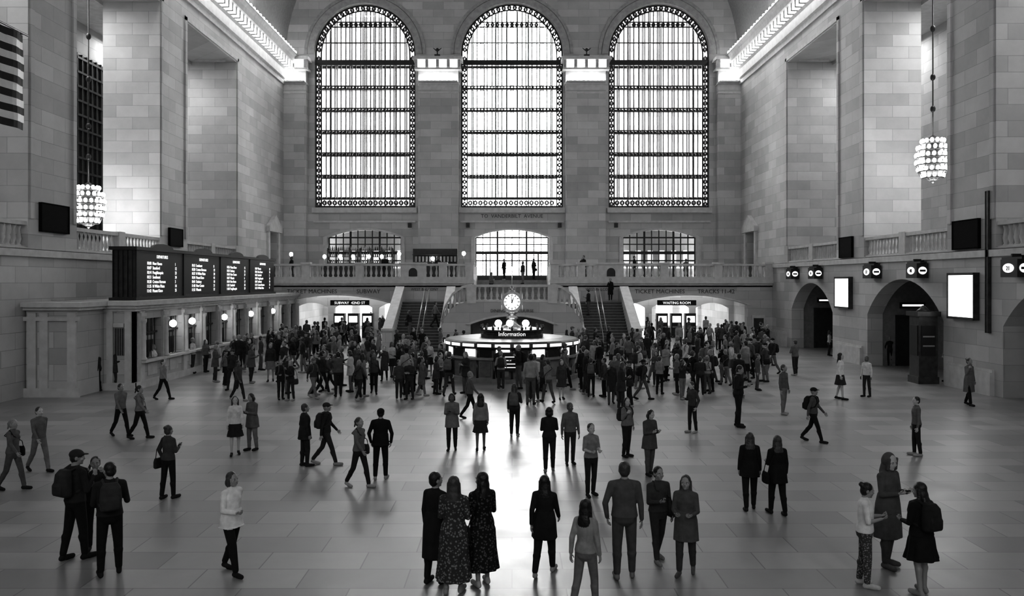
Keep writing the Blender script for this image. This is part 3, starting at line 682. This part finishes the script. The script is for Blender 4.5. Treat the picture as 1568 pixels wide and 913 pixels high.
    for i,s in enumerate((-1,1)):
        u,f=[Vector(t) for t in ARM[arms[i]]];u.x*=s;f.x*=s;u.normalize();f.normalize()
        sh=Vector((s*sw,.005,1.372));el=sh+u*.285*g;wr=el+f*.245*g
        cap(P,Vector((s*.06*bk,.008,1.405)),sh,.052,.056*bk,TP)
        cap(P,sh,el,.056*bk,.045,TP)
        if sleeve: cap(P,el,wr-f*.01,.046,.034,TP);cap(P,wr-f*.03,wr+f*.01,.025,.024,SK)
        else:
            cap(P,el-u*.06,el,.043,.04,SK);cap(P,el,wr,.04,.025,SK)
        n_=Vector((-s,0,0)) if abs(f.z)>.6 and arms[i] not in('photo','ear') else (Vector((-s*.4,0,.9)) if abs(f.z)<=.6 else Vector((-s*.8,.3,0)))
        if arms[i]=='cross': n_=Vector((0,1,.2))
        n_=(n_-f*n_.dot(f)).normalized();w_=f.cross(n_).normalized()
        if w_.dot(Vector((0,-1,.35)))<0: w_=-w_
        cap(P,wr+f*.015,wr+f*.075*g,.030,.036,SK,1,.45,w_)
        hold=arms[i] in('phone','hold','photo','ear','strap')
        c1,c2=(.7,1.6) if hold else (.25,.75)
        for k,ln in enumerate((.07,.078,.072,.056)):
            b=wr+f*(.075+.006*(1.5-abs(k-1.5)))*g+w_*(1.5-k)*.0195
            d0=(f+w_*(1.5-k)*.05).normalized()
            d1=d0*math.cos(c1)+n_*math.sin(c1);d2=d0*math.cos(c2)+n_*math.sin(c2)
            m1=b+d1*ln*.5;cap(X_,b-f*.015,m1,.0092,.0085,SK,n=6);cap(X_,m1,m1+d2*ln*.5,.0085,.0068,SK,n=6)
        b=wr+f*.03+w_*.024;t1=b+(f*.55+w_*.75+n_*.35).normalized()*.036;t2=t1+(f*.9+w_*.1+n_*.5).normalized()*.03
        cap(X_,b-w_*.012,t1,.012,.0105,SK,n=6);cap(X_,t1,t2,.0105,.008,SK,n=6)
        if arms[i] in('phone','photo','ear') and i==0:
            cpos=wr+f*.1+n_*.03;t=n_*.005;A=f*.075;Wd=w_*.036
            X_.add([cpos+A*sa+Wd*sb+t*sc for sa in(-1,1) for sb in(-1,1) for sc in(-1,1)],[(0,1,3,2),(4,6,7,5),(0,4,5,1),(2,3,7,6),(0,2,6,4),(1,5,7,3)],BG)
    Hm=Matrix.Translation((0,-.01,1.475))@Matrix.Rotation(math.radians(hd[0]),4,'Z')@Matrix.Rotation(math.radians(hd[1]),4,'X')@Matrix.Scale(1.04,4)
    hp=MB();hx=MB()
    hp.ell((0,.005,.125),(.074,.092,.098),SK,16,12);hp.ell((0,-.025,.06),(.056,.066,.066),SK,16,10)
    hp.ell((0,-.072,.018),(.022,.02,.018),SK,8,6);cap(hp,(0,-.084,.125),(0,-.1,.083),.009,.0145,SK,n=8)
    for s in(-1,1):
        hp.ell((s*.076,.012,.1),(.012,.02,.032),SK,8,8);hp.ell((s*.03,-.074,.128),(.026,.016,.009),SK,8,6);hp.ell((s*.038,-.06,.078),(.026,.026,.022),SK,8,6)
        hx.ell((s*.031,-.079,.112),(.014,.009,.008),AC,8,6);hx.ell((s*.031,-.0855,.112),(.006,.005,.0065),HR,8,6)
        hx.ell((s*.031,-.087,.132),(.018,.006,.0035),HR,8,6)
    hx.ell((0,-.0885,.053),(.022,.008,.005),SK,8,6);hx.ell((0,-.087,.048),(.018,.006,.003),HR,8,6)
    if hair in('short','long','bun','bob','pony'):
        hp.ell((0,.022,.142),(.084,.094,.094),HR,16,12)
        hp.ell((0,.045,.095),(.078,.066,.08),HR,16,10)
    if hair=='long':
        hp.ell((0,.06,.03),(.09,.055,.12),HR,14,10);hp.ell((0,.085,-.09),(.1,.045,.13),HR,14,10)
        for s in(-1,1): cap(hp,(s*.07,.02,.12),(s*.082,.01,-.06),.03,.025,HR)
    if hair=='bob':
        hp.ell((0,.045,.06),(.096,.07,.09),HR,14,10)
        for s in(-1,1): cap(hp,(s*.07,.01,.13),(s*.078,.0,.03),.03,.026,HR)
    if hair=='bun': hp.ell((0,.11,.18),(.042,.042,.042),HR)
    if hair=='pony': cap(hp,(0,.1,.15),(0,.15,.0),.03,.018,HR);cap(hp,(0,.1,.15),(0,.13,.11),.035,.03,HR)
    if hair=='cap':
        hp.ell((0,.03,.1),(.078,.07,.08),HR,16,10);hp.ell((0,.012,.15),(.088,.104,.078),BG,16,10);hp.ell((0,-.1,.155),(.06,.06,.01),BG,14,6)
    if hair=='hood':
        hp.ell((0,.03,.11),(.098,.1,.13),TP,16,12);cap(hp,(0,.035,.02),(0,.03,-.05),.1,.11,TP,1,.9)
        for s in(-1,1): cap(hp,(s*.07,-.045,.17),(s*.072,-.05,.02),.02,.025,TP)
    for S,D in((hp,P),(hx,X_)):
        for i in range(len(S.v)): S.v[i]=tuple(Hm@Vector(S.v[i]))
        o=len(D.v);D.v+=S.v;D.f+=[[q_+o for q_ in f_] for f_ in S.f];D.m+=S.m;D.s+=S.s
    cap(P,(0,.02,1.40),(0,.005,1.53),.058 if not female else .05,.052 if not female else .045,SK)
    if bag=='backpack':
        loft(P,[(1.02,.13,.06,.19),(1.05,.15,.085,.2),(1.2,.155,.095,.205),(1.36,.14,.085,.195),(1.43,.1,.05,.17)],BG,24,3.2)
        loft(P,[(1.05,.1,.03,.29),(1.08,.115,.04,.29),(1.2,.115,.035,.295),(1.24,.1,.02,.29)],BG,20,3)
        for s in(-1,1):
            pp=[(s*.09,.12,1.42),(s*.1,.02,1.462),(s*.11,-.1,1.40),(s*.12,-.13,1.27),(s*.14,-.07,1.14),(s*.15,.07,1.08)]
            for a,b in zip(pp,pp[1:]): cap(P,a,b,.019,.019,BG,n=8)
    if bag in('shoulder','tote'):
        z0=.78 if bag=='shoulder' else .7
        xx=.255*bk
        BB=[(z0,.035,.11,0),(z0+.03,.05,.14,0),(z0+.16,.05,.14,0),(z0+.24,.03,.12,0)]
        t=MB();loft(t,BB,BG,20,3)
        t.v=[(v[0]+xx,v[1]+.04,v[2]) for v in t.v];o=len(P.v);P.v+=t.v;P.f+=[[q_+o for q_ in f_] for f_ in t.f];P.m+=t.m;P.s+=t.s
        s=1 if bag=='tote' else -1
        for yy in(-.06,.13):
            pp=[(xx,yy,z0+.22),(.2*bk,yy*1.2,1.15),(s*.12,(-.125 if yy<0 else .13),1.33),(s*.1,.01,1.46)]
            for a,b in zip(pp,pp[1:]): cap(P,a,b,.012,.012,BG,n=8)
    me=bpy.data.meshes.new('src');me.from_pydata(P.v,[],P.f);me.update()
    ob=bpy.data.objects.new('src',me);COL.objects.link(ob)
    r=ob.modifiers.new('r','REMESH');r.mode='VOXEL';r.voxel_size=voxel;r.adaptivity=0
    sm=ob.modifiers.new('s','SMOOTH');sm.factor=.5;sm.iterations=3 if voxel<.012 else 1
    ev=bpy.data.meshes.new_from_object(ob.evaluated_get(C.evaluated_depsgraph_get()))
    bv=BVHTree.FromPolygons([Vector(v) for v in P.v],P.f)
    V=[v.co.copy() for v in ev.vertices];Fc=[list(p.vertices) for p in ev.polygons];Mi=[]
    for p in ev.polygons:
        rr=bv.find_nearest(p.center);Mi.append(P.m[rr[2]] if rr[2] is not None else 0)
    bpy.data.objects.remove(ob);bpy.data.meshes.remove(me);bpy.data.meshes.remove(ev)
    o=len(V);V+=[Vector(v) for v in X_.v];Fc+=[[q_+o for q_ in f_] for f_ in X_.f];Mi+=X_.m
    V=[(v.x,v.y,max(0,v.z-mz)) for v in V]
    me=bpy.data.meshes.new(name);me.from_pydata(V,[],Fc)
    for k in range(7): me.materials.append(None)
    me.polygons.foreach_set('material_index',Mi);me.polygons.foreach_set('use_smooth',[True]*len(Fc));me.update()
    me['top']=max(v[2] for v in V);return me
_mc={}
def cloth(v,pat=None):
    k=(round(v,3),pat)
    if k in _mc: return _mc[k]
    M=mat('fabric_%d%s'%(v*1000,pat or ''),v,.85,noise=.18,nscale=9,bump=.5,spec=.2)
    if pat:
        N=M.node_tree;P=N.nodes['Principled BSDF'];vo=N.nodes.new('ShaderNodeTexVoronoi');vo.inputs['Scale'].default_value=26 if pat=='floral' else 34
        tc=[x for x in N.nodes if x.type=='TEX_COORD'][0];N.links.new(tc.outputs['Object'],vo.inputs['Vector'])
        r=N.nodes.new('ShaderNodeMapRange');r.inputs[1].default_value=.25;r.inputs[2].default_value=.45;r.inputs[3].default_value=min(1,v*4+.05);r.inputs[4].default_value=v
        N.links.new(vo.outputs['Distance'],r.inputs[0]);N.links.new(r.outputs[0],P.inputs['Base Color'])
    _mc[k]=M;return M
SKIN=[mat('skin_light',.42,.5,noise=.06),mat('skin_mid',.27,.5,noise=.06),mat('skin_deep',.10,.5,noise=.06)]
HAIR=[mat('hair_black',.008,.4,noise=.3,nscale=30,bump=.6),mat('hair_brown',.04,.45,noise=.3,nscale=30,bump=.6),mat('hair_grey',.2,.5,noise=.3,nscale=30,bump=.6)]
EYEW=mat('eye_white',.6,.3)
def pal(sk,hr,tp,bt,sh=.02,bg=.02,pt=None,pb=None): return [SKIN[sk],HAIR[hr],cloth(tp,pt),cloth(bt,pb),cloth(sh),cloth(bg),EYEW]
placed=[]
def place(me,name,x,y,z,hgt,rot,pl):
    o=bpy.data.objects.new(name,me);COL.objects.link(o)
    s=hgt/me['top'];o.scale=(s,s,s);o.location=(x,y,z);o.rotation_euler=(0,0,math.radians(rot))
    for i,m in enumerate(pl): o.material_slots[i].link='OBJECT';o.material_slots[i].material=m
    placed.append((x,y));return o
def px(xp,head,feet):
    Y=H*F/(feet-431.);return (xp-784)*Y/F,Y,max(1.5,min(1.88,(feet-head)/(feet-431.)*H))
def fg(name,xp,head,feet,rot,pl,**kw):
    me=person_mesh(name,**kw);x,y,h=px(xp,head,feet);place(me,name,x,y,0,h,rot,pl)
fg('woman_in_long_coat',667,722,893,150,pal(1,0,.015,.015),female=1,coat=.4,hair='short',arms=('hold','down'),bottom='pants',hd=(-25,0),bulk=1.08)
fg('woman_in_patterned_dress',695,728,908,172,pal(1,1,.04,.04,.25,.03,'floral','floral'),female=1,bottom='skirt',hem=.2,hair='long',arms=('hold','hold'),bulk=1.12)
fg('woman_with_shoulder_bag',738,722,896,-155,pal(1,0,.008,.012,.4,.015,'floral','floral'),female=1,bottom='skirt',hem=.25,hair='long',arms=('hold','hold'),bag='tote',bulk=1.1,sleeve=0,hd=(20,0))
fg('man_with_backpack',116,688,857,150,pal(1,0,.02,.01,.015,.03),bag='backpack',arms=('strap','hold'),hair='cap',legs=(8,4,-8,4),hd=(-30,5),bulk=1.08)
fg('man_with_rucksack',168,707,880,-150,pal(1,0,.02,.01,.015,.04),bag='backpack',arms=('strap','hold'),hair='short',hd=(25,5),wide=.05,bulk=1.08)
fg('man_taking_photo',146,699,842,25,pal(1,0,.03,.02),arms=('photo','photo'),hair='short',hd=(0,-5))
fg('woman_in_white_jacket',355,722,878,60,pal(1,1,.75,.012,.02,.02),female=1,arms=('hold','swb'),hair='bob',legs=(18,8,-14,12),coat=.82,bulk=1.1)
fg('woman_in_black_leggings',258,655,764,160,pal(1,1,.05,.012,.02,.02),female=1,arms=('phone','pocket'),hair='bun',bag='tote',legs=(5,3,-6,3))
fg('man_in_dark_jacket',583,625,734,178,pal(1,0,.01,.01,.3,.012),arms=('pocket','pocket'),hair='cap',wide=.03,bulk=1.08,coat=.85)
fg('woman_in_open_jacket',834,728,880,165,pal(1,0,.015,.015,.3,.02),female=1,arms=('swf','swb'),hair='long',legs=(16,6,-14,16),coat=.65,bulk=1.1)
fg('girl_walking',897,788,935,150,pal(1,0,.25,.15,.4,.03),female=1,arms=('down','swb'),hair='long',legs=(14,8,-12,16))
fg('man_in_grey_shirt',956,706,885,178,pal(1,1,.08,.07,.2,.03),arms=('down','pocket'),hair='short',bulk=1.12,wide=.03)
fg('man_with_messenger_bag',1008,716,860,20,pal(1,0,.05,.04,.2,.03),arms=('phone','down'),hair='short',bag='shoulder',legs=(10,4,-10,10),bulk=1.05)
fg('woman_in_grey_cardigan',1050,737,880,-20,pal(1,1,.08,.05,.1,.04),female=1,arms=('hold','hold'),hair='long',coat=.6,legs=(8,4,-10,8),bulk=1.08)
fg('woman_in_black_coat',1148,669,781,172,pal(1,1,.012,.012,.015,.015),female=1,arms=('down','down'),hair='long',coat=.75,legs=(10,6,-9,8),bulk=1.1)
fg('woman_with_black_tote',1190,673,788,-172,pal(1,1,.01,.012,.015,.01),female=1,arms=('down','hold'),hair='long',bag='tote',coat=.7,legs=(-8,8,9,5),bulk=1.1)
fg('woman_in_white_tshirt',1325,738,898,70,pal(1,0,.72,.06,.5,.04,None,'check'),female=1,sleeve=0,arms=('phone','phone'),hair='bun',hd=(10,12),bulk=1.1)
fg('woman_in_headscarf',1360,692,868,30,pal(0,0,.08,.06,.1,.03),female=1,arms=('phone','phone'),hair='hood',coat=.45,hd=(-10,12),bulk=1.12)
fg('woman_with_backpack',1410,738,910,-160,pal(1,0,.01,.01,.25,.02),female=1,arms=('hold','hold'),hair='long',bag='backpack',bottom='skirt',hem=.55,bulk=1.15,hd=(20,8))
fg('man_standing_with_phone',1131,548,654,60,pal(1,0,.02,.015,.02,.02),arms=('phone','pocket'),hair='short',hd=(0,15),bulk=1.12)
fg('woman_in_dark_jacket',841,648,722,178,pal(0,0,.02,.02,.2,.02),female=1,arms=('cross','hold'),hair='bob',legs=(8,4,-8,8),bulk=1.1)
G=[dict(arms=('down','down'),hair='short',hd=(15,0)),dict(arms=('phone','pocket'),hair='short',hd=(0,15)),
dict(arms=('swf','swb'),legs=(-16,18,20,6),hair='short'),dict(arms=('swb','swf'),legs=(20,6,-16,20),hair='cap',bag='backpack'),
dict(arms=('hold','strap'),hair='short',bag='backpack',hd=(-20,0)),dict(arms=('cross','cross'),hair='short',wide=.04,bulk=1.12),
dict(female=1,arms=('down','hold'),hair='long',bag='tote',hd=(20,0)),dict(female=1,arms=('swf','swb'),legs=(-14,16,18,6),hair='pony',bag='shoulder'),
dict(female=1,arms=('phone','phone'),hair='bob',hd=(0,18),coat=.7,bulk=1.1),dict(female=1,arms=('down','down'),hair='long',bottom='skirt',hem=.55,legs=(8,3,-8,6)),
dict(female=1,arms=('ear','down'),hair='bun',coat=.5,legs=(12,4,-10,12)),dict(arms=('down','swf'),hair='short',bottom='shorts',sleeve=0,legs=(12,5,-10,10)),
dict(arms=('photo','photo'),hair='short'),dict(female=1,arms=('hold','hold'),hair='short',sleeve=0),
dict(arms=('pocket','pocket'),hair='short',coat=.75,bulk=1.15,legs=(6,8,-3,2)),dict(arms=('swb','down'),hair='cap',legs=(8,12,-6,3),bag='shoulder'),
dict(female=1,arms=('strap','down'),hair='long',bag='backpack',legs=(3,12,-3,2),hd=(-25,0),bulk=1.08)]
GM=[person_mesh('commuter',voxel=.0125,**g) for g in G]
def rp(t=None):
    t=random.choice([.012,.02,.03,.05,.08,.12,.18,.25,.02,.45,.03]) if t is None else t
    b=random.choice([.012,.02,.04,.03,.08,.15]);return pal(random.choice([0,1,1,2]),random.choice([0,0,1,1,2]),t,b,random.choice([.02,.02,.3]),random.choice([.015,.03,.1]))
def gp(xp,head,feet,g,rot,t=None,name=None):
    x,y,h=px(xp,head,feet);nm='woman' if G[g].get('female') else 'man';place(GM[g],(name or nm)+'_commuter',x,y,0,h,rot,rp(t))
for a in [(360,620,697,9,20,.6),(386,617,690,8,-30,.1),(467,633,714,14,120,.02),(500,632,712,3,100,.02),(788,590,668,16,170,.03),(873,630,712,0,10,.12),
 (736,640,690,9,180,.2),(692,625,690,8,0,.15),(995,645,728,8,30,.07),(1060,612,663,1,-60,.05),(1246,600,677,3,60,.08),(1200,558,635,0,40,.1),
 (1287,540,612,9,60,.7),(1327,545,608,0,-60,.6),(1484,548,621,10,20,.12),(1403,628,698,0,-100,.12),(1452,527,585,5,-70,.2),(1362,515,560,1,180,.02),
 (235,527,587,6,70,.75),(295,517,572,13,80,.5),(20,521,591,5,20,.7),(178,531,597,8,100,.04),(140,540,596,1,0,.08),(192,530,590,14,90,.05),(150,535,599,0,-60,.03),
 (550,564,613,7,150,.05),(611,567,613,0,20,.05),(627,565,612,5,-20,.03),(646,560,606,10,90,.1),(365,570,614,2,60,.06),(430,558,612,4,30,.02),(445,560,614,6,-30,.02),
 (480,548,610,3,60,.04),(505,545,598,7,-60,.08),(185,600,668,2,60,.14),(214,606,672,7,90,.16),(550,690,746,7,60,.12),(315,520,570,6,60,.1),(332,525,568,0,80,.3),
 (905,548,608,4,170,.03),(925,555,608,14,-100,.05),(942,552,604,6,40,.05),(1045,558,612,12,30,.03),(1072,550,605,5,170,.03),(1083,548,603,6,-50,.3),(1125,545,598,4,30,.04),
 (1160,548,598,0,60,.08),(1176,520,560,2,60,.3),(1195,492,527,0,20,.04),(1270,515,545,6,60,.4),(860,570,612,9,10,.05),(830,575,600,8,90,.05),(712,560,600,15,60,.06),(668,560,604,8,100,.05),
 (500,520,556,0,60,.1),(985,560,612,3,100,.04),(1005,548,592,8,-20,.06),(720,605,640,2,100,.1),(60,640,722,2,60,.12),(20,660,750,7,80,.1),(960,640,700,16,40,.15),(1010,560,604,13,150,.2),
 (440,548,603,1,60,.03),(572,548,590,8,-90,.05),(345,548,590,15,90,.12),(250,560,612,2,80,.2),(905,690,760,13,20,.2)]:
    gp(*a)
rects=[(425,700,528,606),(880,1180,528,606),(600,980,592,632),(1180,1290,530,580),(330,430,540,600)]
cnt=0;tries=0
def ok(X,Y): return not((X**2+(Y-CY)**2)<3.6**2 or X<-14.6 or X>17.8 or (Y>49.6 and abs(X)<8.4) or Y>57 or any((X-a)**2+(Y-b)**2<.52**2 for a,b in placed))
while cnt<225 and tries<9000:
    tries+=1
    k=random.random();r=rects[0] if k<.48 else rects[1] if k<.87 else rects[2] if k<.92 else rects[3] if k<.95 else rects[4]
    xp=random.uniform(r[0],r[1]);fy=r[2]+(r[3]-r[2])*random.random()**1.25
    Y=H*F/(fy-431);X=(xp-784)*Y/F
    if not ok(X,Y): continue
    a0=random.uniform(0,360);grp=random.choice([1,1,2,2,3])
    for m in range(grp):
        aa=math.radians(a0+120*m);xx=X+(0 if grp==1 else .5*math.cos(aa));yy=Y+(0 if grp==1 else .5*math.sin(aa))
        if not ok(xx,yy): continue
        g=random.randrange(len(GM));nm='woman' if G[g].get('female') else 'man'
        face=a0 if grp==1 else math.degrees(aa)-90+random.uniform(-35,35)
        place(GM[g],nm+'_commuter',xx,yy,0,random.uniform(1.6,1.84) if nm=='man' else random.uniform(1.54,1.72),face,rp());cnt+=1
for X,Y,Z in [(-14,61,0),(-12.5,60,0),(-11,62,0),(-9.8,60.5,0),(-10.6,67,0),(-14.8,67,0),(-12.1,70,0),(10,60.2,0),(11.3,62,0),(13,60,0),(14.6,61.5,0),(15.7,60,0),(12.2,68,0),(9.6,70,0),
 (-1.5,58.5,LZ+.3),(.8,60.4,LZ+1.2),(-.6,62.5,4.5),(1.7,63.5,4.5),(-9.2,59.2,4.5),(-5.4,59.5,4.5),(5.2,59.4,4.5),(9,60,4.5),(13,61,4.5),(-5.0,53.2,LZ*8/17),(6.9,57.2,LZ),(5.1,54.45,LZ*12/17),(-6.6,52.4,LZ*5/17),(-16.2,60,4.5)]:
    g=random.choice([0,1,2,5,6,8,10]);nm='woman' if G[g].get('female') else 'man'
    place(GM[g],nm+'_commuter',X,Y,Z,random.uniform(1.6,1.8),random.uniform(0,360),rp())
# ------------------------------------------------------------------ light
def light(name,kind,loc,e,rot=(0,0,0),**k):
    L=bpy.data.lights.new(name,kind);L.energy=e
    for a,b in k.items(): setattr(L,a,b)
    o=bpy.data.objects.new(name,L);COL.objects.link(o);o.location=loc;o.rotation_euler=rot;return o
light('chandelier_light','POINT',(-20.75,40,6.6),150,shadow_soft_size=.6);light('chandelier_light','POINT',(19.9,38.6,8.6),150,shadow_soft_size=.6)
for s in(-1,1):
    for y in(50.5,39,27): light('aisle_fill','AREA',(s*22.5,y,18.8),350,shape='RECTANGLE',size=3,size_y=5)  # added area fill to brighten the side aisles, no fixture there
# bright overcast sky, much brighter towards the afternoon sun in the west
W_=bpy.data.worlds.new('sky');SC.world=W_;W_.use_nodes=True;WN=W_.node_tree;bg=WN.nodes['Background'];bg.inputs[0].default_value=(1,1,1,1)
tc=WN.nodes.new('ShaderNodeTexCoord');sp=WN.nodes.new('ShaderNodeSeparateXYZ');mr=WN.nodes.new('ShaderNodeMapRange')
WN.links.new(tc.outputs['Generated'],sp.inputs[0]);WN.links.new(sp.outputs[1],mr.inputs[0])
for i,v in((1,-.3),(2,.5),(3,8.0),(4,22.0)): mr.inputs[i].default_value=v
WN.links.new(mr.outputs[0],bg.inputs[1])
# ------------------------------------------------------------------ camera
cd=bpy.data.cameras.new('camera');cam=bpy.data.objects.new('camera',cd);COL.objects.link(cam)
cd.sensor_width=36;cd.lens=36*F/1568;cd.shift_y=-25.5/1568;cd.clip_end=500
cam.location=(0,0,H);cam.rotation_euler=(math.pi/2,0,0);SC.camera=cam
SC.view_settings.view_transform='Standard'
try: SC.view_settings.look='Medium High Contrast'
except Exception: pass
SC.view_settings.exposure=.1
